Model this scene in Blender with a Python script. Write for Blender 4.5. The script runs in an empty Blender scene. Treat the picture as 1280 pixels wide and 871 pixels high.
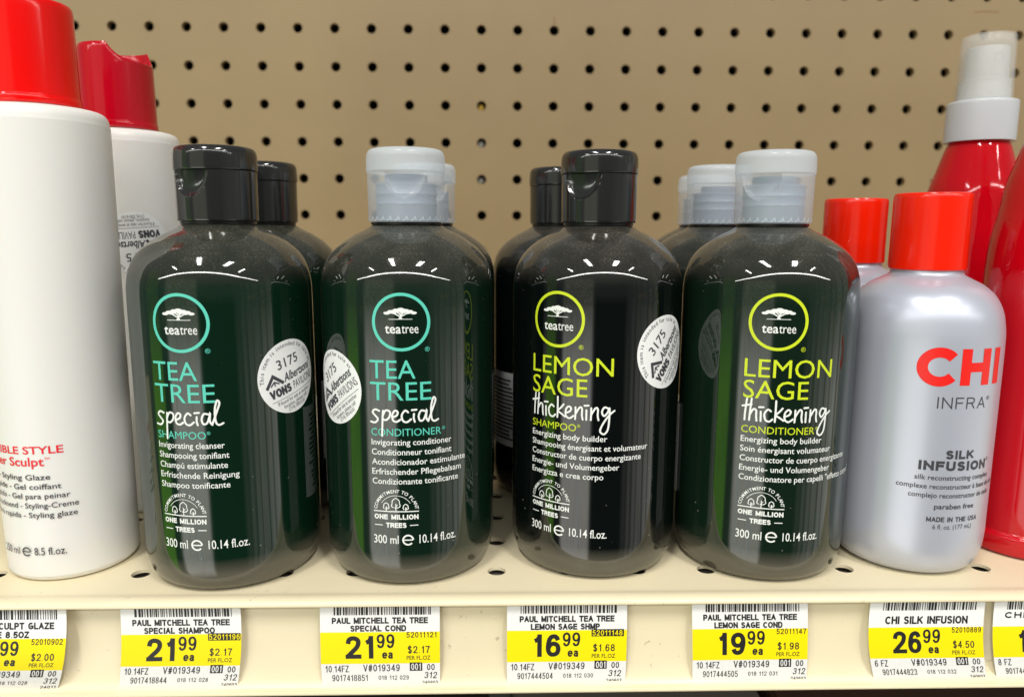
import bpy, bmesh, math, random
from math import sin, cos, pi, radians, sqrt, atan2
from mathutils import Vector, Matrix
random.seed(7)
MM = 0.001
sc = bpy.context.scene
COL = sc.collection

# ------------------------------------------------------------------ camera
PITCH, YAW, ROLL = radians(9.2794), radians(1.4557), radians(0.2398)
CAM_Z = 122.65
cd = bpy.data.cameras.new('camera')
cam = bpy.data.objects.new('camera', cd)
COL.objects.link(cam)
fw = Vector((sin(YAW)*cos(PITCH), cos(YAW)*cos(PITCH), -sin(PITCH)))
r0 = Vector((cos(YAW), -sin(YAW), 0)); u0 = r0.cross(fw)
rt = r0*cos(ROLL) + u0*sin(ROLL); up = -r0*sin(ROLL) + u0*cos(ROLL)
m = Matrix((rt, up, -fw)).transposed().to_4x4()
m.translation = (0, 0, CAM_Z*MM)
cam.matrix_world = m
cd.sensor_width = 36; cd.lens = 36*0.9278/1.28
cd.clip_start = 0.01; cd.clip_end = 100
cd.dof.use_dof = True; cd.dof.focus_distance = 0.255; cd.dof.aperture_fstop = 11
sc.camera = cam

# ------------------------------------------------------------------ world: the shop aisle the glossy bottles mirror
w = bpy.data.worlds.new('World'); sc.world = w; w.use_nodes = True
nt = w.node_tree; N = nt.nodes; L = nt.links
bg = N['Background']
tc = N.new('ShaderNodeTexCoord')
sep = N.new('ShaderNodeSeparateXYZ'); L.new(tc.outputs['Generated'], sep.inputs[0])
def wmath(op, a, b=None):
    n = N.new('ShaderNodeMath'); n.operation = op
    for i, v in enumerate((a, b)):
        if v is None: continue
        if isinstance(v, (int, float)): n.inputs[i].default_value = v
        else: L.new(v, n.inputs[i])
    return n.outputs[0]
def wramp(fac, stops, mode='LINEAR'):
    n = N.new('ShaderNodeValToRGB'); n.color_ramp.interpolation = mode
    e = n.color_ramp.elements
    while len(e) > 1: e.remove(e[-1])
    e[0].position = stops[0][0]; e[0].color = (*stops[0][1], 1)
    for p, c in stops[1:]:
        x = e.new(p); x.color = (*c, 1)
    L.new(fac, n.inputs[0]); return n.outputs[0]
def wmix(mode, fac, a, b):
    n = N.new('ShaderNodeMix'); n.data_type = 'RGBA'; n.blend_type = mode
    for k, v in ((0, fac), (6, a), (7, b)):
        if isinstance(v, (int, float)): n.inputs[k].default_value = v
        elif isinstance(v, tuple): n.inputs[k].default_value = v
        else: L.new(v, n.inputs[k])
    return n.outputs[2]
az = wmath('ARCTAN2', sep.outputs[0], wmath('MULTIPLY', sep.outputs[1], -1))
azn = wmath('ADD', wmath('MULTIPLY', az, 1/(2*pi)), 0.5)
P_ = lambda d: d/360 + .5
def g(v, t=(1, 1, .95)): return (v*t[0], v*t[1], v*t[2])
band = wramp(azn, [(0, g(.3)), (P_(-100), g(.35)), (P_(-82), g(.10)), (P_(-79), (.32, .80, .08)), (P_(-64), (.34, .85, .09)),
    (P_(-61), g(.07)), (P_(-54), g(.10)), (P_(-50), g(1.9)), (P_(-14), g(1.9)), (P_(-10), g(.35)), (P_(8), g(.30)), (P_(34), g(.3)),
    (P_(38), g(.12)), (P_(42), g(.45)), (P_(46), g(.15)), (P_(48), g(.55)), (P_(52), g(.5)), (P_(53), g(.12)), (P_(55), g(.7)), (P_(62), g(.6)), (P_(63.5), g(.10)), (P_(65), g(.75)), (P_(70), g(.9)), (P_(71.5), g(.2)), (P_(73), g(.9)), (P_(82), g(1.2)), (P_(84), g(.2)), (P_(87), g(1.0)), (P_(110), g(.7)), (1, g(.3))])
cmb = N.new('ShaderNodeCombineXYZ'); L.new(wmath('MULTIPLY', az, 9.0), cmb.inputs[0]); L.new(wmath('MULTIPLY', sep.outputs[2], 5), cmb.inputs[1])
nz = N.new('ShaderNodeTexNoise'); nz.inputs['Scale'].default_value = 1.2; nz.inputs['Detail'].default_value = 4; L.new(cmb.outputs[0], nz.inputs['Vector'])
nz2 = N.new('ShaderNodeTexNoise'); nz2.inputs['Scale'].default_value = 2.6; nz2.inputs['Detail'].default_value = 5; L.new(cmb.outputs[0], nz2.inputs['Vector'])
goods = wramp(nz.outputs['Fac'], [(.3, (.45, .5, .5)), (.45, (1, 1, 1)), (.55, (1.1, 1.0, .85)), (.7, (.5, .42, .40))])
band = wmix('MULTIPLY', .45, band, goods)
el = wmath('ADD', wmath('MULTIPLY', sep.outputs[2], .5), .5)
ceil_f = wramp(el, [(.0, (0, 0, 0)), (.64, (0, 0, 0)), (.72, (1, 1, 1)), (1, (1, 1, 1))])
floor_f = wramp(el, [(0, (1, 1, 1)), (.14, (1, 1, 1)), (.22, (0, 0, 0)), (1, (0, 0, 0))])
# upper air of the shop is dim; a person stands in front of the shelf up to head height
per_az = wramp(azn, [(0, (0, 0, 0)), (P_(-13), (0, 0, 0)), (P_(-8), (1, 1, 1)), (P_(30), (1, 1, 1)), (P_(37), (0, 0, 0)), (1, (0, 0, 0))])
per_el = wramp(el, [(0, (1, 1, 1)), (.46, (1, 1, 1)), (.49, (.45, .45, .45)), (.60, (.35, .35, .35)), (.63, (.0, .0, .0)), (1, (0, 0, 0))])
goods2 = wramp(nz2.outputs['Fac'], [(.32, (.06, .09, .10)), (.44, (.30, .30, .27)), (.52, (.12, .20, .26)), (.60, (.34, .22, .14)), (.72, (.5, .5, .46))])
cmb2 = N.new('ShaderNodeCombineXYZ'); L.new(wmath('MULTIPLY', az, 7.0), cmb2.inputs[0]); L.new(wmath('MULTIPLY', sep.outputs[2], 26), cmb2.inputs[1])
nz3 = N.new('ShaderNodeTexNoise'); nz3.inputs['Scale'].default_value = 1.5; nz3.inputs['Detail'].default_value = 5; L.new(cmb2.outputs[0], nz3.inputs['Vector'])
rows_ = wramp(nz3.outputs['Fac'], [(.30, (.05, .06, .05)), (.42, (.40, .38, .28)), (.50, (.16, .22, .14)), (.58, (.62, .56, .46)), (.66, (.12, .22, .34)), (.74, (.6, .55, .5))])
upper = wmix('MIX', .5, wmix('MULTIPLY', 1.0, band, rows_), goods2)
up_f = wramp(el, [(0, (0, 0, 0)), (.40, (0, 0, 0)), (.455, (1, 1, 1)), (1, (1, 1, 1))])
band = wmix('MIX', up_f, band, upper)
band = wmix('MIX', wmath('MULTIPLY', per_az, per_el), band, (.022, .022, .024, 1))
c1 = wmix('MIX', ceil_f, band, ((.17), .18, .175, 1))
c2 = wmix('MIX', floor_f, c1, (.36, .33, .28, 1))
L.new(c2, bg.inputs['Color']); bg.inputs['Strength'].default_value = 1.0

# ------------------------------------------------------------------ shop lamps
def lamp(name, loc, sx, sy, power, aim=None, col=(1, .975, .93)):
    d = bpy.data.lights.new(name, 'AREA'); d.shape = 'RECTANGLE'; d.size = sx; d.size_y = sy; d.energy = power; d.color = col
    o = bpy.data.objects.new(name, d); o.location = loc; COL.objects.link(o)
    if aim: o.rotation_euler = (Vector(aim) - Vector(loc)).to_track_quat('-Z', 'Y').to_euler()
    return o
lamp('aisle_strip_lamp', (0, -2.9, 2.05), 13.0, .14, 160)
for x_, y_, w_, l_, e_ in ((-2.5, -1.95, .08, .7, 14), (-.62, -1.15, .16, 1.1, 32), (.80, -1.25, .24, .8, 32), (2.3, -2.0, .07, .8, 14)):
    lamp('ceiling_strip_lamp', (x_, y_, 2.25), w_, l_, e_)
sc.view_settings.view_transform = 'Standard'; sc.view_settings.look = 'None'
sc.view_settings.exposure = 0.27; sc.view_settings.gamma = 1.0

# ------------------------------------------------------------------ materials
def mat(name, col, rough=.4, spec=.5, coat=0, ior=1.5, sss=0, emit=None):
    m_ = bpy.data.materials.new(name); m_.use_nodes = True
    b = m_.node_tree.nodes['Principled BSDF']
    b.inputs['Base Color'].default_value = (*col, 1); b.inputs['Roughness'].default_value = rough
    b.inputs['IOR'].default_value = ior; b.inputs['Coat Weight'].default_value = coat; b.inputs['Coat Roughness'].default_value = .03
    b.inputs['Specular IOR Level'].default_value = spec
    if sss:
        b.inputs['Subsurface Weight'].default_value = sss; b.inputs['Subsurface Scale'].default_value = .003
    return m_
def nodes(m_): return m_.node_tree.nodes, m_.node_tree.links, m_.node_tree.nodes['Principled BSDF']
def mx(nt_, mode, fac, a, b):
    n = nt_.nodes.new('ShaderNodeMix'); n.data_type = 'RGBA'; n.blend_type = mode
    for k, v in ((0, fac), (6, a), (7, b)):
        if isinstance(v, (int, float)): n.inputs[k].default_value = v
        elif isinstance(v, tuple): n.inputs[k].default_value = (*v, 1) if len(v) == 3 else v
        else: nt_.links.new(v, n.inputs[k])
    return n.outputs[2]
def rampn(nt_, fac, stops):
    n = nt_.nodes.new('ShaderNodeValToRGB'); e = n.color_ramp.elements
    while len(e) > 1: e.remove(e[-1])
    e[0].position = stops[0][0]; v = stops[0][1]; e[0].color = (v, v, v, 1)
    for p, v in stops[1:]: e.new(p).color = (v, v, v, 1)
    nt_.links.new(fac, n.inputs[0]); return n.outputs[0]
def noise(nt_, vec, scale, detail=4, rough=.6):
    n = nt_.nodes.new('ShaderNodeTexNoise'); n.inputs['Scale'].default_value = scale; n.inputs['Detail'].default_value = detail
    n.inputs['Roughness'].default_value = rough; nt_.links.new(vec, n.inputs['Vector']); return n.outputs['Fac']
def dusty(m_, z0, z1, amount=.55, speck=.35):
    """settled dust: fine specks on upward faces near the top, a few stray specks lower down"""
    n_, l_, b = nodes(m_); nt_ = m_.node_tree
    tc_ = n_.new('ShaderNodeTexCoord'); ob = tc_.outputs['Object']
    s = n_.new('ShaderNodeSeparateXYZ'); l_.new(ob, s.inputs[0])
    mr = n_.new('ShaderNodeMapRange'); mr.inputs['From Min'].default_value = z0*MM; mr.inputs['From Max'].default_value = z1*MM
    l_.new(s.outputs[2], mr.inputs['Value'])
    fine = rampn(nt_, noise(nt_, ob, 1700, 3, .8), [(.50, .12), (.60, .3), (.68, 1)])
    patch = rampn(nt_, noise(nt_, ob, 120, 4), [(.35, .25), (.65, 1)])
    vo = n_.new('ShaderNodeTexVoronoi'); vo.inputs['Scale'].default_value = 260; l_.new(ob, vo.inputs['Vector'])
    dots = rampn(nt_, vo.outputs['Distance'], [(.03, 1), (.10, 0)])
    gate = rampn(nt_, noise(nt_, ob, 300, 2), [(.56, 0), (.62, 1)])
    f1 = n_.new('ShaderNodeMath'); f1.operation = 'MULTIPLY'; l_.new(fine, f1.inputs[0]); l_.new(patch, f1.inputs[1])
    f2 = n_.new('ShaderNodeMath'); f2.operation = 'MULTIPLY'; l_.new(f1.outputs[0], f2.inputs[0]); l_.new(mr.outputs[0], f2.inputs[1])
    f3 = n_.new('ShaderNodeMath'); f3.operation = 'MULTIPLY'; l_.new(f2.outputs[0], f3.inputs[0]); f3.inputs[1].default_value = amount
    f4 = n_.new('ShaderNodeMath'); f4.operation = 'MULTIPLY'; l_.new(dots, f4.inputs[0]); l_.new(gate, f4.inputs[1])
    f5 = n_.new('ShaderNodeMath'); f5.operation = 'MULTIPLY_ADD'; l_.new(f4.outputs[0], f5.inputs[0]); f5.inputs[1].default_value = speck; l_.new(f3.outputs[0], f5.inputs[2])
    f5.use_clamp = True
    c = b.inputs['Base Color'].default_value[:3]
    l_.new(mx(nt_, 'MIX', f5.outputs[0], tuple(c), (.40, .36, .29)), b.inputs['Base Color'])
    rr = b.inputs['Roughness'].default_value
    ra = n_.new('ShaderNodeMath'); ra.operation = 'MULTIPLY_ADD'; l_.new(f5.outputs[0], ra.inputs[0]); ra.inputs[1].default_value = .5; ra.inputs[2].default_value = rr
    l_.new(ra.outputs[0], b.inputs['Roughness'])
    sh = n_.new('ShaderNodeMath'); sh.operation = 'MULTIPLY'; l_.new(mr.outputs[0], sh.inputs[0]); sh.inputs[1].default_value = .15
    l_.new(sh.outputs[0], b.inputs['Sheen Weight']); b.inputs['Sheen Roughness'].default_value = .45; b.inputs['Sheen Tint'].default_value = (.8, .76, .68, 1)
    return m_
def bottle_mat(name, low, high):
    """dark translucent-looking plastic: the empty head above the fill line is greyer than the liquid"""
    m_ = mat(name, low, .045, .5, 0, 1.66)
    dusty(m_, 106, 117, .50, .6)
    n_, l_, b = nodes(m_); nt_ = m_.node_tree
    s = n_.new('ShaderNodeTexCoord'); sp = n_.new('ShaderNodeSeparateXYZ'); l_.new(s.outputs['Object'], sp.inputs[0])
    mr = n_.new('ShaderNodeMapRange'); mr.inputs['From Min'].default_value = 103*MM; mr.inputs['From Max'].default_value = 107*MM; l_.new(sp.outputs[2], mr.inputs['Value'])
    mb = n_.new('ShaderNodeMapRange'); mb.inputs['From Min'].default_value = 13*MM; mb.inputs['From Max'].default_value = 8*MM; l_.new(sp.outputs[2], mb.inputs['Value'])
    mixn = b.inputs['Base Color'].links[0].from_node
    base = mx(nt_, 'MIX', mr.outputs[0], low, high)
    base = mx(nt_, 'MIX', mb.outputs[0], base, (.085, .08, .060))  # grey foot: mirrored shelf and thick clear base, put into the colour
    l_.new(base, mixn.inputs[6])
    return m_
M = {}
M['green'] = bottle_mat('dark_green_plastic', (.0025, .016, .0075), (.012, .016, .011))
M['green2'] = bottle_mat('deep_green_plastic', (.004, .015, .008), (.014, .017, .012))
M['black_green'] = bottle_mat('black_green_plastic', (.002, .0035, .0032), (.012, .012, .010))
M['grey_green'] = bottle_mat('grey_green_plastic', (.005, .015, .008), (.014, .016, .012))
M['black_cap'] = mat('black_gloss_plastic', (.013, .0135, .0135), .13, .5, 0, 1.68)
M['neck'] = mat('black_neck', (.004, .004, .004), .3)
def milky(name, col, clear, rough=.22):
    m_ = mat(name, col, rough, .5); n_, l_, b = nodes(m_)
    tr = n_.new('ShaderNodeBsdfTransparent'); tl = n_.new('ShaderNodeBsdfTranslucent'); tl.inputs[0].default_value = (*col, 1)
    m1 = n_.new('ShaderNodeMixShader'); m1.inputs[0].default_value = .35; l_.new(b.outputs[0], m1.inputs[1]); l_.new(tl.outputs[0], m1.inputs[2])
    m2 = n_.new('ShaderNodeMixShader'); m2.inputs[0].default_value = clear; l_.new(m1.outputs[0], m2.inputs[1]); l_.new(tr.outputs[0], m2.inputs[2])
    l_.new(m2.outputs[0], n_['Material Output'].inputs['Surface']); return m_
M['milky_cap'] = milky('milky_clear_plastic', (.84, .89, .94), .62)
M['milky_lid'] = milky('milky_lid_plastic', (.82, .89, .95), .44)
M['clear_cap'] = milky('clear_cap_plastic', (.80, .78, .74), .74, .08)
M['insert'] = mat('pale_blue_insert', (.20, .26, .34), .35)
M['white_bottle'] = mat('white_plastic', (.80, .79, .76), .32, .4, 0, 1.45, .15)
M['pearl'] = mat('pearl_plastic', (.52, .545, .635), .35, .6, .12); nodes(M['pearl'])[2].inputs['Metallic'].default_value = .35; nodes(M['pearl'])[2].inputs['Coat Roughness'].default_value = .16
M['red_cap'] = mat('red_gloss_plastic', (.82, .0015, .001), .15, .45)
M['shaded_red_cap'] = mat('shaded_red_gloss_plastic', (.47, .001, .012), .15, .5)  # darker cap red: shade and translucency of the rear cap put into the colour
M['orange_red'] = mat('orange_red_plastic', (.86, .014, .001), .17, .5)
M['red_bottle'] = mat('deep_red_plastic', (.53, .001, .008), .08, .5)
M['grey_white'] = mat('grey_white_plastic', (.56, .58, .61), .25)
M['white_plain'] = mat('white_spray_head', (.58, .61, .62), .3)
M['ink_white'] = mat('white_ink', (.84, .86, .84), .45)
M['ink_teal'] = mat('teal_ink', (.10, .60, .47), .45)
M['ink_lime'] = mat('lime_ink', (.60, .72, .015), .45)
M['ink_grey'] = mat('grey_ink', (.30, .36, .33), .45)
M['ink_black'] = mat('black_ink', (.012, .012, .014), .5)
M['ink_dark'] = mat('dark_grey_ink', (.045, .045, .055), .5)
M['ink_red'] = mat('red_ink', (.80, .02, .03), .45)
M['ink_chi'] = mat('vivid_red_ink', (.82, .012, .008), .4)
M['sticker'] = mat('sticker_paper', (.86, .87, .87), .4)
M['back_label'] = mat('back_label_paper', (.74, .75, .76), .4)
M['paper'] = mat('tag_paper', (.84, .84, .83), .55)
M['yellow'] = mat('tag_yellow', (.94, .78, .0), .5, .3)
M['stain'] = mat('rust_stain', (.20, .10, .04), .7)
M['steel'] = mat('steel', (.55, .54, .5), .35); nodes(M['steel'])[2].inputs['Metallic'].default_value = .8
M['brass'] = mat('brass', (.75, .48, .08), .35); nodes(M['brass'])[2].inputs['Metallic'].default_value = .7
M['dark_back'] = mat('dark_backing', (.010, .009, .008), .8)
def enamel(name, col, rough, scuff=.12):
    m_ = mat(name, col, rough, .5); n_, l_, b = nodes(m_); nt_ = m_.node_tree
    ob = n_.new('ShaderNodeTexCoord').outputs['Object']
    f = rampn(nt_, noise(nt_, ob, 9, 6), [(.35, 0), (.7, 1)])
    c = mx(nt_, 'MIX', f, col, tuple(v*(1-scuff) for v in col))
    sp = rampn(nt_, noise(nt_, ob, 420, 3), [(.66, 0), (.72, .55)])
    gate = rampn(nt_, noise(nt_, ob, 30, 2), [(.5, 0), (.62, 1)])
    mm_ = n_.new('ShaderNodeMath'); mm_.operation = 'MULTIPLY'; l_.new(sp, mm_.inputs[0]); l_.new(gate, mm_.inputs[1])
    c = mx(nt_, 'MIX', mm_.outputs[0], c, (.30, .22, .13)); l_.new(c, b.inputs['Base Color'])
    r_ = n_.new('ShaderNodeMath'); r_.operation = 'MULTIPLY_ADD'; l_.new(noise(nt_, ob, 40, 4), r_.inputs[0]); r_.inputs[1].default_value = .2; r_.inputs[2].default_value = rough-.08
    l_.new(r_.outputs[0], b.inputs['Roughness'])
    bp = n_.new('ShaderNodeBump'); bp.inputs['Strength'].default_value = .06; bp.inputs['Distance'].default_value = .0006; l_.new(noise(nt_, ob, 260, 2), bp.inputs['Height']); l_.new(bp.outputs[0], b.inputs['Normal'])
    return m_
M['enamel'] = enamel('cream_enamel', (.85, .752, .52), .34)
M['peg'] = enamel('tan_pegboard', (.305, .222, .115), .42, .10)
M['box_brown'] = enamel('brown_carton', (.07, .035, .022), .5)
M['box_grey'] = enamel('grey_carton', (.16, .14, .12), .5)
M['box_black'] = enamel('black_carton', (.02, .016, .015), .45)

# ------------------------------------------------------------------ object helpers
def link(name, me, material, parent=None):
    o = bpy.data.objects.new(name, me); COL.objects.link(o)
    if material: me.materials.append(material)
    if parent: o.parent = parent
    return o
def tag(o, label, cat, group=None):
    o['label'] = label; o['category'] = cat
    if group: o['group'] = group
    return o
def thing(name, loc, label, cat, group=None):
    o = bpy.data.objects.new(name, None); o.empty_display_size = .01; COL.objects.link(o)
    o.location = [v*MM for v in loc]; return tag(o, label, cat, group)
def from_data(name, verts, faces, material, parent=None, smooth=True):
    me = bpy.data.meshes.new(name); me.from_pydata([tuple(c*MM for c in v) for v in verts], [], faces)
    bm = bmesh.new(); bm.from_mesh(me); bmesh.ops.recalc_face_normals(bm, faces=bm.faces); bm.to_mesh(me); bm.free()
    if smooth:
        for p in me.polygons: p.use_smooth = True
        me.set_sharp_from_angle(angle=radians(40))
    me.update()
    return link(name, me, material, parent)
def smooth_profile(pts, n=4):
    """Catmull-Rom through the profile points"""
    out = []
    for i in range(len(pts)-1):
        p0 = pts[max(i-1, 0)]; p1 = pts[i]; p2 = pts[i+1]; p3 = pts[min(i+2, len(pts)-1)]
        for k in range(n):
            t = k/n
            out.append(tuple(.5*((2*b)+(-a+c)*t+(2*a-5*b+4*c-d)*t*t+(-a+3*b-3*c+d)*t**3) for a, b, c, d in zip(p0, p1, p2, p3)))
    out.append(pts[-1]); return out
def lathe(name, prof, material, parent=None, seg=96, close=False, warp=None):
    """prof: list of (r,z); r==0 ends become a single point"""
    verts, faces, rings = [], [], []
    for r, z in prof:
        if r < 1e-6:
            rings.append([len(verts)]); verts.append((0, 0, z))
        else:
            ring = []
            for k in range(seg):
                a = 2*pi*k/seg; v = (r*sin(a), -r*cos(a), z)
                if warp: v = warp(a if a <= pi else a-2*pi, r, z)
                ring.append(len(verts)); verts.append(v)
            rings.append(ring)
    pairs = list(zip(rings, rings[1:])) + ([(rings[-1], rings[0])] if close else [])
    for A, B in pairs:
        for k in range(seg):
            k2 = (k+1) % seg
            if len(A) == 1 and len(B) == 1: continue
            if len(A) == 1: faces.append((A[0], B[k], B[k2]))
            elif len(B) == 1: faces.append((A[k], B[0], A[k2]))
            else: faces.append((A[k], B[k], B[k2], A[k2]))
    return from_data(name, verts, faces, material, parent)
def box(name, x0, x1, y0, y1, z0, z1, material, parent=None, bev=.6):
    bm = bmesh.new(); bmesh.ops.create_cube(bm, size=1)
    for v in bm.verts: v.co = Vector(((x0+x1)/2+v.co.x*(x1-x0), (y0+y1)/2+v.co.y*(y1-y0), (z0+z1)/2+v.co.z*(z1-z0)))*MM
    bmesh.ops.bevel(bm, geom=list(bm.edges), offset=bev*MM, segments=2, affect='EDGES', profile=.5)
    me = bpy.data.meshes.new(name); bm.to_mesh(me); bm.free(); return link(name, me, material, parent)

# ------------------------------------------------------------------ printed ink: flat artwork wrapped on a surface
def catmull(pts, n=6, closed=False):
    out = []; m_ = len(pts)
    rng = range(m_ if closed else m_-1)
    for i in rng:
        P = [pts[(i+k) % m_] if closed else pts[min(max(i+k, 0), m_-1)] for k in (-1, 0, 1, 2)]
        for k in range(n):
            t = k/n
            out.append(tuple(.5*((2*b)+(-a+c)*t+(2*a-5*b+4*c-d)*t*t+(-a+3*b-3*c+d)*t**3) for a, b, c, d in zip(*P)))
    if not closed: out.append(pts[-1])
    return out
def arc(cx, cy, rx, ry, a0, a1, n=14):
    return [(cx+rx*cos(radians(a0+(a1-a0)*i/n)), cy+ry*sin(radians(a0+(a1-a0)*i/n))) for i in range(n+1)]
# a plain sans stroke alphabet: name -> (width, strokes); drawn in a 1-high cell
def C(*p): return catmull(list(p), 5)
def S(*p): return list(p)
F = {}
F['0'] = (.58, [arc(.29, .5, .27, .5, 90, 450, 24)])
F['1'] = (.40, [S((.05, .76), (.20, .82), (.30, 1), (.30, 0))])
F['2'] = (.58, [C((.03, .70), (.09, .92), (.29, 1), (.50, .92), (.55, .74), (.46, .5), (.2, .22), (.03, .03)), S((.01, 0), (.58, 0))])
F['3'] = (.58, [C((.04, .78), (.13, .95), (.29, 1), (.48, .94), (.53, .76), (.45, .58), (.24, .53)), C((.24, .53), (.47, .48), (.56, .27), (.47, .06), (.28, 0), (.1, .06), (.02, .24))])
F['4'] = (.60, [S((.45, 0), (.45, 1), (.02, .28), (.60, .28))])
F['5'] = (.58, [S((.53, 1), (.12, 1), (.07, .5)), C((.07, .5), (.19, .61), (.35, .61), (.52, .5), (.56, .3), (.47, .07), (.28, 0), (.1, .05), (.02, .22))])
F['6'] = (.58, [C((.53, .79), (.45, .95), (.3, 1), (.12, .88), (.03, .5), (.05, .2), (.15, .04), (.3, 0), (.48, .08), (.55, .3), (.48, .53), (.3, .6), (.13, .53), (.05, .36))])
F['7'] = (.56, [S((.02, 1), (.55, 1), (.34, .55), (.22, 0))])
F['8'] = (.58, [arc(.29, .76, .23, .24, 90, 450, 20), arc(.29, .26, .27, .26, 90, 450, 20)])
F['9'] = (.58, [[(.58-x, 1-y) for x, y in F['6'][1][0]]])
F['A'] = (.66, [S((0, 0), (.33, 1), (.66, 0)), S((.12, .33), (.54, .33))])
F['B'] = (.58, [S((0, 0), (0, 1), (.32, 1)), C((.32, 1), (.50, .93), (.53, .76), (.47, .58), (.30, .53)), S((0, .53), (.30, .53)), C((.30, .53), (.52, .46), (.57, .26), (.5, .06), (.32, 0)), S((.32, 0), (0, 0))])
F['C'] = (.66, [arc(.36, .5, .35, .5, 42, 318, 22)])
F['D'] = (.64, [S((.30, 0), (0, 0), (0, 1), (.30, 1)), C((.30, 1), (.54, .9), (.64, .5), (.54, .1), (.30, 0))])
F['E'] = (.54, [S((.54, 0), (0, 0), (0, 1), (.53, 1)), S((0, .53), (.49, .53))])
F['F'] = (.50, [S((0, 0), (0, 1), (.50, 1)), S((0, .52), (.44, .52))])
F['G'] = (.70, [arc(.36, .5, .35, .5, 45, 285, 20), S((.45, .02), (.68, .14), (.68, .46), (.40, .46))])
F['H'] = (.62, [S((0, 0), (0, 1)), S((.62, 0), (.62, 1)), S((0, .53), (.62, .53))])
F['I'] = (.02, [S((.01, 0), (.01, 1))])
F['K'] = (.62, [S((0, 0), (0, 1)), S((.58, 1), (0, .38)), S((.22, .62), (.62, 0))])
F['L'] = (.48, [S((0, 1), (0, 0), (.48, 0))])
F['M'] = (.74, [S((0, 0), (0, 1), (.37, .12), (.74, 1), (.74, 0))])
F['N'] = (.62, [S((0, 0), (0, 1), (.62, 0), (.62, 1))])
F['O'] = (.72, [arc(.36, .5, .36, .5, 90, 450, 28)])
F['P'] = (.56, [S((0, 0), (0, 1), (.30, 1)), C((.30, 1), (.5, .93), (.56, .72), (.5, .51), (.30, .44)), S((.30, .44), (0, .44))])
F['R'] = (.60, [S((0, 0), (0, 1), (.32, 1)), C((.32, 1), (.52, .93), (.57, .75), (.52, .56), (.32, .5)), S((.32, .5), (0, .5)), S((.36, .5), (.60, 0))])
F['S'] = (.58, [C((.52, .80), (.44, .95), (.28, 1), (.09, .93), (.04, .75), (.13, .58), (.30, .52), (.48, .43), (.55, .25), (.47, .06), (.28, 0), (.10, .06), (.02, .20))])
F['T'] = (.60, [S((0, 1), (.60, 1)), S((.30, 1), (.30, 0))])
F['U'] = (.60, [S((0, 1), (0, .35)), C((0, .35), (.06, .1), (.30, 0), (.54, .1), (.60, .35)), S((.60, .35), (.60, 1))])
F['V'] = (.64, [S((0, 1), (.32, 0), (.64, 1))])
F['X'] = (.62, [S((0, 1), (.62, 0)), S((.62, 1), (0, 0))])
F['Y'] = (.62, [S((0, 1), (.31, .45), (.62, 1)), S((.31, .45), (.31, 0))])
F['Z'] = (.58, [S((.02, 1), (.56, 1), (0, 0), (.58, 0))])
F['$'] = (.58, F['S'][1] + [S((.29, 1.12), (.29, -.12))])
F['#'] = (.60, [S((.12, 0), (.22, 1)), S((.38, 0), (.48, 1)), S((0, .34), (.56, .34)), S((.05, .68), (.60, .68))])
F['.'] = (.08, [S((.0, 0), (.08, 0))])
F['-'] = (.30, [S((0, .4), (.30, .4))])
F[' '] = (.24, [])
F['a'] = (.50, [C((.05, .52), (.12, .66), (.26, .7), (.42, .63), (.44, .45)), S((.44, .45), (.44, 0)), C((.44, .38), (.18, .36), (.04, .22), (.1, .04), (.26, 0), (.44, .16))])
F['e'] = (.52, [S((.04, .36), (.50, .36)), C((.50, .36), (.44, .62), (.26, .7), (.08, .6), (.02, .35), (.08, .09), (.27, 0), (.48, .14))])

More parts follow.
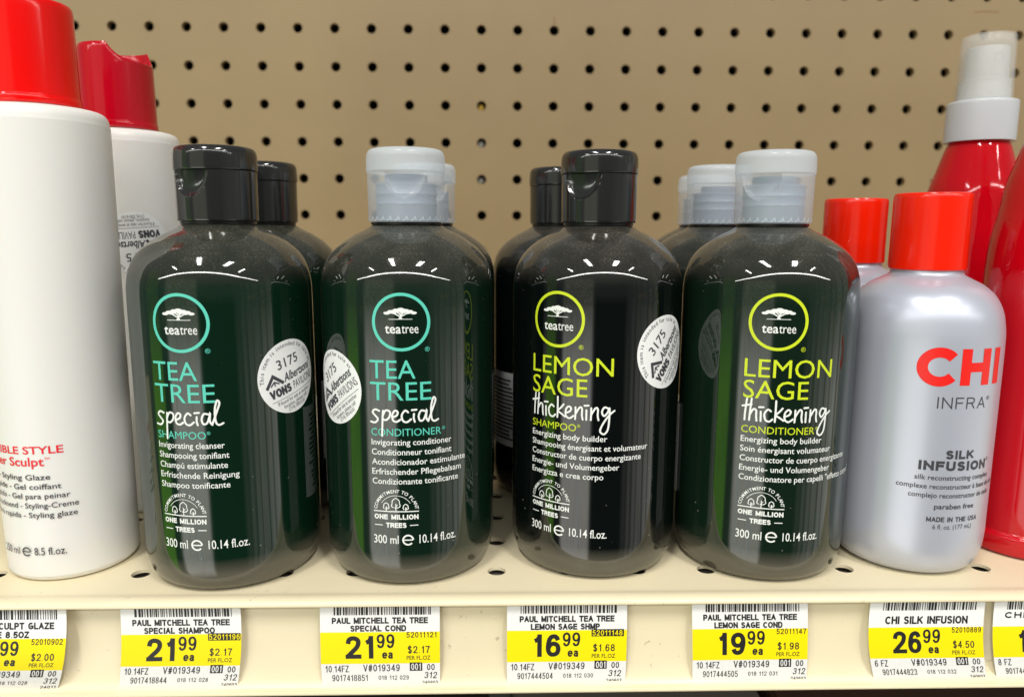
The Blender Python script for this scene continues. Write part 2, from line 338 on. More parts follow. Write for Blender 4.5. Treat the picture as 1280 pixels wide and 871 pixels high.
class Ink:
    """collects flat polygons (u,v,layer) in millimetres"""
    def __init__(s): s.v = []; s.f = []; s.n = 0
    def poly(s, pts, bump=0):
        i = len(s.v); s.n += 1
        s.v += [(x, y, bump + .0006*(s.n % 12)) for x, y in pts]; s.f.append(tuple(range(i, i+len(pts))))
    def ribbon(s, pts, w, closed=False, caps=False, ylim=None, post=None):
        p = [Vector(q) for q in pts]
        q = [p[0]]
        for a in p[1:]:
            if (a-q[-1]).length > 1e-5: q.append(a)
        p = q
        if len(p) > 2 and (p[0]-p[-1]).length < 1e-4: closed = True; p = p[:-1]
        n = len(p)
        if n < 2: return
        if ylim and not closed:
            # square ends; sharp corners become two overlapping strokes
            for i in range(1, n-1):
                if (p[i]-p[i-1]).normalized().dot((p[i+1]-p[i]).normalized()) < -.25:
                    s.ribbon(p[:i+1], w, ylim=ylim, post=post); s.ribbon(p[i:], w, ylim=ylim, post=post); return
            e0, e1 = p[0]-p[1], p[-1]-p[-2]
            if e0.length > w*.9: p[0] = p[0] + e0.normalized()*w*.5
            if e1.length > w*.9: p[-1] = p[-1] + e1.normalized()*w*.5
        s.n += 1; h = w/2; L_, R_ = [], []
        for i in range(n):
            a = p[i-1] if (i or closed) else None; c = p[(i+1) % n] if (i < n-1 or closed) else None
            d1 = (p[i]-a).normalized() if a is not None else (c-p[i]).normalized()
            d2 = (c-p[i]).normalized() if c is not None else d1
            n1 = Vector((-d1.y, d1.x)); n2 = Vector((-d2.y, d2.x)); mm_ = n1+n2
            if mm_.length < .2: mm_ = n1
            mm_.normalize(); k = h/max(mm_.dot(n1), .38)
            L_.append(p[i]+mm_*k); R_.append(p[i]-mm_*k)
        lay = .0006*(s.n % 12); i0 = len(s.v)
        if ylim: L_, R_ = [[Vector((q_.x, min(max(q_.y, ylim[0]), ylim[1]))) for q_ in X_] for X_ in (L_, R_)]
        if post: L_, R_ = [[Vector(post(q_.x, q_.y)) for q_ in X_] for X_ in (L_, R_)]
        for a, b in zip(L_, R_): s.v += [(a.x, a.y, lay), (b.x, b.y, lay)]
        for i in range(n if closed else n-1):
            j = (i+1) % n; s.f.append((i0+2*i, i0+2*i+1, i0+2*j+1, i0+2*j))
        if caps and not closed:
            for e in (p[0], p[-1]): s.poly([(e.x+h*cos(t*pi/5), e.y+h*sin(t*pi/5)) for t in range(10)])
    def rect(s, x0, y0, x1, y1): s.poly([(x0, y0), (x1, y0), (x1, y1), (x0, y1)])
    def disc(s, cx, cy, rx, ry=None, n=40): s.poly(arc(cx, cy, rx, ry or rx, 0, 360-360/n, n-1))
    def strokes(s, txt, x, y, h, width=None, wt=.14, gap=.20, align='l', tf=None, shear=0):
        """lettering in the stroke alphabet, cap height h, optionally fitted to a width"""
        k = h*(1-wt); tot = 0
        if wt > .17: gap = min(gap, .12)
        for c_ in txt: tot += F[c_][0] + gap + wt
        tot = (tot-gap)*k if tot else 0
        sx = (width/tot) if width else 1
        tot *= sx; x -= tot*{'l': 0, 'c': .5, 'r': 1}[align]
        cx = x + wt*k*sx/2
        for c_ in txt:
            for st in F[c_][1]:
                pp = [(cx + px*k*sx, y + wt*h/2 + py*k) for px, py in st]
                s.ribbon(pp, wt*h*min(1, .5+.5*sx), ylim=(y-(.2*h if c_ == '$' else 0), y+h*(1.2 if c_ == '$' else 1)),
                         post=(lambda X, Y: tf(X+shear*(Y-y), Y)) if tf else (lambda X, Y: (X+shear*(Y-y), Y)))
            cx += (F[c_][0]+gap+wt)*k*sx
        return tot
    def text(s, txt, x, y, h=None, width=None, align='l', off=0, shear=0, tf=None, maxw=None):
        """lettering in the built-in face; h = cap height"""
        cu = bpy.data.curves.new('lettering', 'FONT'); cu.body = txt; cu.size = 1; cu.offset = off; cu.shear = shear; cu.resolution_u = 3
        ob = bpy.data.objects.new('lettering', cu); COL.objects.link(ob)
        dg = bpy.context.evaluated_depsgraph_get(); me = ob.evaluated_get(dg).to_mesh()
        vs = [(v.co.x, v.co.y) for v in me.vertices]; fs = [tuple(p.vertices) for p in me.polygons]
        ob.evaluated_get(dg).to_mesh_clear(); bpy.data.objects.remove(ob); bpy.data.curves.remove(cu)
        if not vs: return 0
        x0 = min(v[0] for v in vs); x1 = max(v[0] for v in vs)
        sy = (h/.70) if h else width/(x1-x0)
        sx = width/(x1-x0) if width else sy
        tot = (x1-x0)*sx; xx = x - tot*{'l': 0, 'c': .5, 'r': 1}[align]
        s.n += 1; i0 = len(s.v); lay = .0006*(s.n % 12)
        for a, b in vs:
            q = (xx+(a-x0)*sx, y+b*sy)
            if tf: q = tf(*q)
            s.v.append((q[0], q[1], lay))
        s.f += [tuple(i0+i for i in f) for f in fs]
        return tot
    def arc_text(s, txt, cx, cy, r, a_mid, h, span, off=0, flip=False):
        """letters set round a circle, reading clockwise over the top; span in degrees"""
        wd = []
        for c_ in txt:
            if c_ == ' ': wd.append(h*.45); continue
            wd.append(sum((.45 if q in 'iltfrI' else .95 if q in 'mMwWO' else .7) for q in c_)*h)
        T = sum(wd); a = a_mid + span/2; 
        for c_, w_ in zip(txt, wd):
            aa = radians(a - span*(w_/2)/T); a -= span*w_/T
            if c_ == ' ': continue
            ex, ey = sin(aa), -cos(aa)
            px, py = cx+r*cos(aa), cy+r*sin(aa)
            s.text(c_, 0, 0, h, align='c', off=off, tf=lambda X, Y: (px + X*ex + Y*cos(aa), py + X*ey + Y*sin(aa)))
    def build(s, name, material, parent, mapper, step=None, clip=None):
        me = bpy.data.meshes.new(name); me.from_pydata([(x, y, z) for x, y, z in s.v], [], s.f)
        bm = bmesh.new(); bm.from_mesh(me)
        if step:
            bmesh.ops.triangulate(bm, faces=[f for f in bm.faces if len(f.verts) > 4])
            xs = [v.co.x for v in bm.verts]; a, b = min(xs), max(xs); k = math.floor(a/step)+1
            while k*step < b:
                bmesh.ops.bisect_plane(bm, geom=bm.verts[:]+bm.edges[:]+bm.faces[:], dist=1e-6, plane_co=(k*step, 0, 0), plane_no=(1, 0, 0)); k += 1
            ys = [v.co.y for v in bm.verts]; a, b = min(ys), max(ys); st = step*1.5; k = math.floor(a/st)+1
            while k*st < b and (b-a) > st*1.2:
                bmesh.ops.bisect_plane(bm, geom=bm.verts[:]+bm.edges[:]+bm.faces[:], dist=1e-6, plane_co=(0, k*st, 0), plane_no=(0, 1, 0)); k += 1
        for v in bm.verts: v.co = Vector(mapper(v.co.x, v.co.y, v.co.z))*MM
        bm.normal_update(); bm.to_mesh(me); bm.free()
        return link(name, me, material, parent)
def on_cyl(R, u0=0, off=.06, tilt=None):
    """flat artwork -> cylinder of radius R, u measured along the arc from angle u0 (deg)"""
    def f(u, v, lay):
        a = radians(u0) + u/R; r = R+off+lay
        return (r*sin(a), -r*cos(a), v)
    return f

# ------------------------------------------------------------------ store shelf
def holed_sheet(x0, nx, y0, ny, pitch, rad, place, thick, seg=20):
    """grid of square cells, each with a real round hole; place(u,v,d) -> 3-D"""
    verts, faces = [], []
    def add(*p): verts.append(place(*p)); return len(verts)-1
    h = pitch/2
    for j in range(ny):
        for i in range(nx):
            cx, cy = x0+i*pitch, y0+j*pitch
            sq, ci, cb = [], [], []
            for k in range(seg):
                a = 2*pi*k/seg + pi/4; c_, s_ = cos(a), sin(a); q = h/max(abs(c_), abs(s_))
                sq.append(add(cx+c_*q, cy+s_*q, 0)); ci.append(add(cx+c_*rad, cy+s_*rad, 0)); cb.append(add(cx+c_*rad, cy+s_*rad, thick))
            for k in range(seg):
                k2 = (k+1) % seg
                faces.append((sq[k], sq[k2], ci[k2], ci[k])); faces.append((ci[k], ci[k2], cb[k2], cb[k]))
    return verts, faces
def grid_faces(rows):
    v, f = [], []
    for r in rows: v += r
    n = len(rows[0])
    for j in range(len(rows)-1):
        for i in range(n-1): f.append((j*n+i, j*n+i+1, (j+1)*n+i+1, (j+1)*n+i))
    return v, f
XL, XR = -520, 560
shelf = thing('store_shelf', (0, 230, 0), 'cream enamelled steel store shelf with small round holes, carrying the bottles', 'shelf')
def loc_shelf(v): return (v[0], v[1]-230, v[2])
hx0 = -125.8 - 15*25.4
nx = 42
v, f = holed_sheet(hx0, nx, 252+0*25.4, 12, 25.4, 3.3, lambda a, b, d: loc_shelf((a, b, -d)), 1.2)
deck = from_data('deck', v, f, M['enamel'], shelf, smooth=False)
xa, xb = hx0-12.7, hx0+(nx-1)*25.4+12.7
prof = [(239.3, 0), (237.2, 0), (236.2, .08), (234.9, .42), (233.4, .66), (231.9, .58), (230.8, .2), (230.1, -.35), (229.85, -.8), (229.75, -1.15), (229.9, -1.55), (230.4, -1.8), (231.4, -1.9), (234.0, -1.9)]
rows = [[loc_shelf((x, y, z)) for x in (xa, xb)] for y, z in prof]
v, f = grid_faces(rows); from_data('front_nose', v, f, M['enamel'], shelf)
prof = [(234.02, -1.9), (234.5, -4), (234.5, -10), (234.2, -18), (233.4, -25), (232.4, -29), (231.0, -31.2), (229.8, -31.6), (229.0, -31.3), (228.5, -31.5), (228.3, -32.0), (228.5, -32.5), (229.4, -32.8), (236, -32.9), (246, -32.9)]
rows = [[loc_shelf((x, y, z)) for x in (xa, xb)] for y, z in prof]
v, f = grid_faces(rows); from_data('price_channel', v, f, M['enamel'], shelf)
box('underside', xa, xb, 238-230, 300, -20, -3.2, M['box_grey'], shelf, .3)

# ------------------------------------------------------------------ pegboard
peg = thing('pegboard', (0, 546, 0), 'tan perforated pegboard panel standing behind the bottles', 'pegboard')
px0 = -262.4 - 13*25.4
v, f = holed_sheet(px0, 50, 283.3-12*25.4+0, 18, 25.4, 3.35, lambda a, b, d: (a, d, b), 4.5)
from_data('board', v, f, M['peg'], peg, smooth=False)
box('backing_sheet', -640, 700, 30, 33, -60, 440, M['dark_back'], peg)
def stain(pts, w_):
    k = Ink(); k.ribbon(pts, w_); return k.build('rust_stain', M['stain'], peg, lambda u, v_, l: (u, -.05-l, v_))
colx = lambda i: -262.4+25.4*i
rowz = lambda j: 283.3-25.4*j
stain([(colx(12)+.2, rowz(1)+4), (colx(12)+.0, rowz(1)+9)], .7)
stain([(colx(24)-9, rowz(0)-10.2), (colx(24)-2, rowz(0)-9.6), (colx(24)+9, rowz(0)-9.9)], .6)
up_ = thing('shelf_upright', (colx(10), 551.0, 0), 'slotted metal upright glinting through three pegboard holes', 'upright')
box('post', 10, 22, 6, 14, 100, 330, M['dark_back'], up_)
for k_, (j, mt) in enumerate(((3, 'brass'), (4, 'steel'), (5, 'steel'))):
    lathe('screw_head', [(0, -2), (1.8, -2), (2.5, -1.2), (2.6, 0), (2.6, 4), (0, 4)], M[mt], up_, 24).matrix_local = Matrix.Translation(Vector((-.6 if j != 3 else -.4, 1.0, rowz(j)-.7))*MM) @ Matrix.Rotation(radians(90), 4, 'X') @ Matrix.Scale(-1, 4, (0, 0, 1))

# ------------------------------------------------------------------ the dark hair-care bottles
RB = 30.7
BODY = smooth_profile([(0, .9), (12, .8), (21, .3), (25.0, .15), (27.4, 1.1), (29.2, 3.4), (30.3, 7.2), (30.7, 12.5), (30.7, 22), (30.7, 60), (30.7, 92), (30.68, 99), (30.5, 103), (29.9, 106.6), (28.4, 110.8), (25.8, 114.4), (22.4, 117.3), (18.2, 119.9), (14.6, 121.6), (12.9, 122.7)], 4) + [(12.2, 123.1), (11.6, 123.2), (11.5, 124.6), (0, 124.8)]
def cap_warp(recess):
    ra = radians(recess)
    def wq(a, r, z):
        d = (a-ra+pi) % (2*pi)-pi; k = 0
        e = (d/radians(30))**2 + ((z-141.0)/8.6)**2
        if e < 1 and z <= 141.02: k = 2.4*(1-e)**.36
        rr = r-k
        return (rr*sin(a), -rr*cos(a), z)
    return wq
def make_cap(root, kind, recess):
    dark = kind == 'black'
    ms, ml_ = (M['black_cap'], M['black_cap']) if dark else (M['milky_cap'], M['milky_lid'])
    prof = [(11.9, 124.35), (13.1, 124.2), (13.35, 124.5)] + [(13.35+.15*i/34, 124.9+16.0*i/34) for i in range(35)] + [(13.5, 141.0), (11.0, 141.05)]
    c_ = lathe('cap', prof, ms, root, 168, warp=cap_warp(recess))
    lid = lathe('lid', smooth_profile([(11.0, 141.2), (13.3, 141.15), (13.75, 141.4), (13.8, 142.2), (13.72, 145.8), (13.5, 147.4), (12.9, 148.5), (11.8, 149.1), (9, 149.4), (0, 149.5)], 3), ml_, c_, 96)
    if not dark:
        lathe('threaded_insert', [(0, 124.3), (10.6, 124.3), (10.6, 130), (10.9, 130.4), (10.6, 130.9), (10.6, 133.2), (11.0, 133.7), (10.6, 134.3), (10.6, 136.5), (10.9, 137), (10.2, 137.6), (7.5, 138), (7.5, 140.4), (0, 140.4)], M['insert'], c_, 64)
        k = Ink()
        for i in range(30):
            x = i*2.73; k.ribbon([(x, .2), (x+.9, .5), (x+1.5, 1.5), (x+1.9, .3)], .35)
        k.build('ratchet_ring', M['milky_lid'], c_, lambda u, v_, l: ((13.40+l)*sin(u/13.04), -(13.40+l)*cos(u/13.04), 124.5+v_), 1)
    return c_
def tree_logo(k, x, z, s=1):
    """flat-topped tree over a ground line"""
    for dx, dz, rx, rz in ((-3.9, .55, 1.0, .42), (-2.6, .95, 1.2, .5), (-1.2, 1.3, 1.1, .55), (.1, 1.5, 1.2, .6), (1.4, 1.25, 1.2, .5), (2.7, 1.0, 1.0, .45), (3.8, .6, .9, .4), (-1.9, .65, .8, .3), (.6, .8, .9, .3), (2.2, .6, .7, .28)):
        k.disc(x+dx*s, z+dz*s, rx*s, rz*s, 14)
    for pts in ([(0, -1.1), (0, .2), (-1.0, .9)], [(0, -.2), (.9, .8)], [(0, -.5), (1.6, .4), (2.6, .9)], [(0, -.5), (-1.4, .3), (-2.6, .8)], [(-.5, -1.1), (0, -.7), (.5, -1.1)]):
        k.ribbon([(x+a*s, z+b*s) for a, b in pts], .34*s)
    k.ribbon([(x-3.4*s, z-1.2*s), (x+3.4*s, z-1.2*s)], .16*s)
SPECIAL = [[(3.0, 4.1), (1.6, 4.5), (.7, 3.6), (1.6, 2.5), (2.5, 1.4), (1.5, .3), (0, .5)], [(4.3, 4.2), (4.1, 1.5), (3.8, -4.0)],
    [(4.1, 2.4), (5.2, 4.3), (6.6, 3.9), (6.4, 2.2), (5.2, 1.2), (4.2, 1.5)], [(7.3, 2.1), (8.8, 2.7), (9.2, 3.8), (8.3, 4.3), (7.4, 3.0), (7.6, 1.2), (8.8, .7), (10.0, 1.4)],
    [(12.6, 3.7), (11.6, 4.3), (10.5, 2.8), (10.9, 1.0), (12.2, .6), (13.5, 1.5)], [(14.5, 3.2), (14.4, 1.8), (14.7, .6)], [(13.8, 4.4), (15.3, 4.5)],
    [(18.2, 3.9), (16.8, 4.1), (16.0, 2.4), (16.5, .9), (17.6, 1.2), (18.4, 3.0), (18.7, 4.1), (18.5, 1.8), (19.2, .6)],
    [(19.2, .7), (20.7, 4.5), (21.7, 7.3), (21.0, 8.1), (20.2, 5.2), (20.3, 1.6), (21.2, .5), (22.6, 1.0)]]
_n = [[(0, 4.1), (0, 2), (-.1, .2)], [(0, 1.9), (1.4, 4.1), (2.2, 3.8), (2.2, 1.6), (2.5, .2)]]
THICK = [[(1.4, 7.2), (1.0, 3), (.9, .2)], [(0, 4.7), (1.6, 5.1), (3.0, 5.5)], [(2.9, 7.3), (2.6, 3.5), (2.4, .2)], [(2.5, 2.0), (3.6, 3.9), (4.5, 3.6), (4.6, 1.8), (4.8, .2)],
    [(6.0, 3.3), (6.1, .2)], [(5.4, 4.7), (6.8, 4.8)], [(9.2, 3.6), (8.2, 4.1), (7.2, 2.6), (7.6, .7), (8.8, .2), (9.8, 1.0)],
    [(10.7, 7.0), (10.7, 3), (10.6, .2)], [(12.9, 4.7), (11.8, 3.4), (10.8, 2.4), (12.0, 1.6), (13.4, .7)],
    [(13.5, 2.0), (15.0, 2.5), (15.6, 3.6), (14.7, 4.2), (13.7, 3.0), (13.8, 1.0), (15, .3), (16.4, 1.2)],
    *[[(a+17.1, b) for a, b in s_] for s_ in _n], [(20.8, 3.4), (20.8, .2)], [(20.1, 4.8), (21.5, 4.9)], *[[(a+22.4, b) for a, b in s_] for s_ in _n],
    [(28.2, 4.0), (26.8, 4.4), (26.0, 2.9), (26.7, 1.6), (27.8, 2.6), (28.5, 4.1), (28.5, 1), (28.1, -2.8), (26.8, -4.4), (25.5, -3.4), (26.4, -1.0), (28.4, 1.8), (30.2, 3.3)]]
def front_print(body, ring_u, tcol, title, tw, script, sub, subw, lines, lw, xl):
    """everything screen-printed on the front; ring_u = arc position of the logo ring, xl = left edge of the text"""
    mp = on_cyl(RB)
    k = Ink(); k.ribbon(arc(ring_u, 92.3, 9.0, 9.0, 0, 360, 96), 1.0)
    k.text('®', ring_u+7.6, 82.6, 1.5)
    k.build('logo_ring', M[tcol], body, mp, 2)
    k = Ink(); tree_logo(k, ring_u-.1, 94.6, 1.12)
    k.text('tea', ring_u-5.2, 88.7, 3.1, 5.2, off=.012); k.text('tree', ring_u+.2, 88.7, 3.1, 5.4)
    k.build('logo_tree', M['ink_white'], body, mp, 2)
    k = Ink()
    k.text(title[0], xl, 73.75, 6.2, tw[0]); k.text(title[1], xl, 66.5, 6.2, tw[1])
    k.text(sub, xl, 54.5, 2.5, subw); k.text('®', xl+subw+.3, 55.9, 1.1)
    k.build('title_print', M[tcol], body, mp, 2)
    k = Ink()
    zb = 58.6
    for st in (SPECIAL if script == 'special' else THICK): k.ribbon([(xl+a, zb+b*1.05) for a, b in catmull(st, 6)], .62, caps=True)
    k.build('script_print', M['ink_white'], body, on_cyl(RB, 0, .075), 2)
    k = Ink()
    for i, (t, w_) in enumerate(zip(lines, lw)): k.text(t, xl, 51.3-3.36*i, 2.05, w_, off=.007)
    k.text('300 ml', xl, 16.9, 3.0, 8.6, off=.006); k.text('10.14 fl.oz.', xl+15.6, 16.9, 3.0, 13.0, off=.006)
    ex, ez = xl+11.8, 18.2
    k.ribbon([(ex-1.5, ez), (ex+1.55, ez)] , .42); k.ribbon(arc(ex, ez, 1.7, 1.65, 0, 318, 26), .55)
    k.build('text_print', M['ink_white'], body, mp, 2)
    # planting badge
    k = Ink(); bx, bz = xl+7.9, 28.3
    k.ribbon([(bx-7.7, bz), (bx+7.7, bz)], .35)
    k.arc_text('COMMITMENT TO PLANT', bx, bz, 6.55, 90, 1.15, 168, off=.012)
    k.ribbon(arc(bx, bz+.2, 5.6, 5.4, 30, 150, 24), .16)
    for dx, h_, r_ in ((-3.3, 2.9, 1.0), (0, 4.6, 1.45), (3.3, 2.5, .9)):
        pts = [(-.55, .9), (-1.0, 1.3), (-.85, 1.9), (-.8, 2.5), (-.3, 3.0), (0, 3.15), (.3, 3.0), (.8, 2.5), (.85, 1.9), (1.0, 1.3), (.55, .9)]
        s_ = h_/3.15
        k.ribbon(catmull([(bx+dx+a*r_, bz+.1+b*s_) for a, b in pts], 4, True), .28)
        k.ribbon([(bx+dx, bz), (bx+dx, bz+1.9*s_)], .26); k.ribbon([(bx+dx, bz+1.2*s_), (bx+dx+.45*r_, bz+1.65*s_)], .22)
    k.strokes('ONE MILLION', bx, 25.5, 1.75, 15.0, wt=.24, align='c'); k.strokes('TREES', bx, 22.6, 1.75, 6.9, wt=.24, align='c')
    k.ribbon([(bx-7.4, 23.4), (bx-4.6, 23.4)], .3); k.ribbon([(bx+4.6, 23.4), (bx+7.4, 23.4)], .3)
    k.build('badge_print', M['ink_white'], body, mp, 2)
def store_sticker(parent, R, u, z, tilt, upside=False):
    t = radians(tilt)
    rot = lambda x, y: (u + x*cos(t)-y*sin(t), z + x*sin(t)+y*cos(t))
    k = Ink(); k.disc(u, z, 12.7, n=64)
    st = k.build('store_sticker', M['sticker'], parent, on_cyl(R, 0, .10), 1.5)
    k = Ink(); q = Ink()
    for x, y, txt, h, w_ in ((-4.5, 3.9, '3175', 3.3, 9.2),): k.text(txt, x, y, h, w_, tf=rot, off=.008)
    k.text('Albertsons', -3.2, -.9, 3.0, 13.6, off=.022, shear=.25, tf=rot)
    k.strokes('VONS', -9.6, -5.0, 3.1, 8.6, wt=.27, tf=rot); k.text('PAVILIONS', .2, -4.8, 2.9, 10.6, tf=rot)
    k.ribbon([rot(-9.6, -6.2), rot(9.8, -6.2)], .15)
    for pts, w_ in (([(-10.2, -1.0), (-7.0, 2.6), (-3.6, -1.0)], 1.1), ([(-8.6, -.6), (-7.0, .6), (-5.3, -.6)], .5), ([(-7.0, .6), (-7.0, -.9)], .45)): k.ribbon([rot(*p) for p in pts], w_)
    for y, txt, w_, h in ((-8.0, 'If found for sale at another', 15.5, 1.35), (-9.7, 'location, please call', 11.5, 1.35), (-11.3, '(714) 300-6101', 8.2, 1.3)): k.text(txt, 0, y, h, w_, align='c', tf=rot)
    s_ = Ink(); s_.arc_text('This item is intended for sale at', 0, 0, 10.6, 90, 1.45, 168)
    k.v += [(*rot(a, b), c_) for a, b, c_ in s_.v] if False else []
    i0 = len(k.v); k.v += [(*rot(a, b), c_) for a, b, c_ in s_.v]; k.f += [tuple(i0+i for i in f_) for f_ in s_.f]
    k.build('sticker_print', M['ink_dark'], st, on_cyl(R, 0, .16), 1.5)
    return st
def back_label(body, ring_deg):
    k = Ink(); a0, a1 = ring_deg-245, ring_deg-76
    k.rect(radians(a0)*RB, 24, radians(a1)*RB, 58)
    lb = k.build('back_label', M['back_label'], body, on_cyl(RB, 0, .07), 2)
    k = Ink()
    for i in range(16):
        z = 27+i*1.8; k.rect(radians(a1)*RB-22, z, radians(a1)*RB-3-random.random()*4, z+.9)
    k.build('back_print', M['ink_black'], lb, on_cyl(RB, 0, .12), 2)
def dark_bottle(name, x, y, label, cat, group, bmat, capk, recess, ring_deg):
    r = thing(name, (x, y, 0), label, cat, group)
    b = lathe('body', BODY, M[bmat], r, 128)
    lathe('neck_ring', [(11.55, 123.2), (12.5, 123.25), (12.5, 124.15), (11.55, 124.3)], M['neck'], r, 64)
    make_cap(r, capk, recess)
    back_label(b, ring_deg)
    return r, b
G1 = 'dark green hair care bottles on the shelf'
r1, b1 = dark_bottle('shampoo_bottle', -95.8, 265.5, 'dark green shampoo bottle with black cap, teal lettering and round white sticker', 'shampoo bottle', G1, 'green', 'black', -22, -5.5)
front_print(b1, -3.4, 'ink_teal', ('TEA', 'TREE'), (15.4, 20.6), 'special', 'SHAMPOO', 17.0,
    ['Invigorating cleanser', 'Shampooing tonifiant', 'Champú estimulante', 'Erfrischende Reinigung', 'Shampoo tonificante'], [22.6, 23.8, 23.2, 26.6, 23.6], -14.2)
store_sticker(r1, RB, 32.3, 72.3, 14)
r2, b2 = dark_bottle('conditioner_bottle', -30.8, 268.7, 'dark green conditioner bottle with milky clear cap and teal lettering', 'conditioner bottle', G1, 'green2', 'clear', 4, 2)
front_print(b2, 1.0, 'ink_teal', ('TEA', 'TREE'), (15.2, 20.4), 'special', 'CONDITIONER', 23.6,
    ['Invigorating conditioner', 'Conditionneur tonifiant', 'Acondicionador estimulante', 'Erfrischender Pflegebalsam', 'Condizionante tonificante'], [27.3, 27.3, 32.8, 31.0, 29.8], -9.8)
store_sticker(r2, RB, -25.8, 69.0, 36)
r3, b3 = dark_bottle('shampoo_bottle', 38.0, 272.0, 'near black shampoo bottle with black cap and lime yellow lettering', 'shampoo bottle', G1, 'black_green', 'black', -36, -33)
front_print(b3, -17.4, 'ink_lime', ('LEMON', 'SAGE'), (29.6, 21.0), 'thickening', 'SHAMPOO', 17.4,
    ['Energizing body builder', 'Shampooing énergisant et volumateur', 'Constructor de cuerpo energizante', 'Energie- und Volumengeber', 'Energizza e crea corpo'], [28.0, 43.0, 40.4, 32.4, 27.0], -27.6)
store_sticker(r3, RB, 22.8, 80.8, 50)
r4, b4 = dark_bottle('conditioner_bottle', 100.35, 268.7, 'dark green conditioner bottle with milky clear cap and lime yellow lettering', 'conditioner bottle', G1, 'grey_green', 'clear', -41, -13)
front_print(b4, -7.0, 'ink_lime', ('LEMON', 'SAGE'), (29.8, 21.2), 'thickening', 'CONDITIONER', 24.4,
    ['Energizing body builder', 'Soin énergisant volumateur', 'Constructor de cuerpo energizante', 'Energie- und Volumengeber', 'Condizionatore per capelli "effetto corpo"'], [27.6, 31.8, 40.4, 32.0, 47.0], -17.0)
dark_bottle('shampoo_bottle', -98.2, 327.8, 'black capped shampoo bottle standing behind the teal lettered shampoo bottle', 'shampoo bottle', G1, 'green', 'black', 150, -60)
dark_bottle('conditioner_bottle', -30.2, 331, 'milky capped conditioner bottle standing behind the teal lettered conditioner bottle', 'conditioner bottle', G1, 'green2', 'clear', 20, 10)
dark_bottle('shampoo_bottle', 30.3, 347, 'black capped shampoo bottle standing behind the lime lettered shampoo bottle', 'shampoo bottle', G1, 'black_green', 'black', 120, 40)
dark_bottle('conditioner_bottle', 99.0, 331, 'milky capped conditioner bottle directly behind the lime lettered conditioner bottle', 'conditioner bottle', G1, 'grey_green', 'clear', 90, -10)
dark_bottle('conditioner_bottle', 110.5, 393, 'milky capped conditioner bottle third in its file, deepest on the shelf', 'conditioner bottle', G1, 'grey_green', 'clear', 60, 10)

# ------------------------------------------------------------------ white styling bottles with red caps
GW = 'white styling bottles with red caps'
WPROF = smooth_profile([(0, .5), (15, .4), (18.8, .2), (20.4, .9), (21.2, 2.6), (21.4, 6), (21.7, 40), (22.2, 100), (22.6, 150), (22.5, 156.5), (21.9, 159.2), (20.6, 160.6), (18.4, 161.2), (14.6, 161.6)], 4) + [(13.2, 161.7), (13.1, 163.2), (0, 163.2)]
def white_bottle(x, y, label, sculpt, cmat='red_cap'):
    r = thing('styling_bottle', (x, y, 0), label, 'styling bottle', GW)
    b = lathe('body', WPROF, M['white_bottle'], r, 128)
    def wq(a, rr, z):
        # disc-top cap: the press side of the rim is cut lower with a scooped edge
        if z > 188:
            d = (a-radians(sculpt)+pi) % (2*pi)-pi
            if abs(d) < radians(64):
                t_ = 1-(abs(d)/radians(64))**4
                z -= 6.5*t_*min(1, (z-188)/4)
        return (rr*sin(a), -rr*cos(a), z)
    c_ = lathe('cap', [(12, 162.2), (14.2, 162.0), (14.5, 162.4), (14.5, 164.4), (14.25, 164.8)] + [(14.25-.25*i/16, 165+28.2*i/16) for i in range(17)] + [(13.85, 194.4), (13.5, 195.0), (12.9, 195.0), (12.7, 194.2), (12.6, 191.4), (0, 191)], M[cmat], r, 144, warp=wq)
    return r, b
w1, wb1 = white_bottle(-156.3, 266.6, 'white styling bottle with glossy red cap and red STYLE lettering', 215)
w2, wb2 = white_bottle(-157.2, 328.2, 'white styling bottle with pressed open red cap, behind another white bottle', 76, 'shaded_red_cap')
mpw = on_cyl(21.75, 0, .12)
k = Ink(); k.text('FLEXIBLE STYLE', 10.5, 46.6, 2.6, 32.8, align='r', off=.018); k.text('Super Sculpt', 4.4, 42.4, 3.0, 25, align='r', off=.016); k.text('TM', 4.6, 44.4, .9, 1.6)
k.build('title_print', M['ink_red'], wb1, mpw, 2)
k = Ink()
for i, (t, xr) in enumerate((('Fast Drying - Styling Glaze', 5.9), ('Séchage rapide - Gel coiffant', 8.9), ('Secado rápido - Gel para peinar', 11.3), ('Schnell trocknend - Styling-Creme', 13.6), ('Asciugatura rapida - Styling glaze', 13.0))):
    k.text(t, xr, 37.5-3.35*i, 1.9, 38.3+i*.9, align='r', off=.006)
k.text('8.5 fl.oz.', 8.7, 10.6, 2.7, 10.3, align='r', off=.004); k.text('250 ml', -7.4, 10.6, 2.7, 8.4, align='r', off=.004)
k.ribbon([(-5.9, 11.7), (-3.2, 11.7)], .4); k.ribbon(arc(-4.5, 11.7, 1.5, 1.45, 0, 318, 26), .48)
k.build('text_print', M['ink_dark'], wb1, mpw, 2)
k = Ink()
for z, w_ in ((58, 2.2), (54, 1.6), (49.5, 2.2), (40, 1.2), (32, 1.2)): k.text('STYLE' if w_ > 2 else 'Gel', 19.0, z, w_, None, off=.02)
k.build('side_print', M['ink_red'], wb2, mpw, 2)
store_sticker(w2, 22.4, 12.6, 115.5, 184)

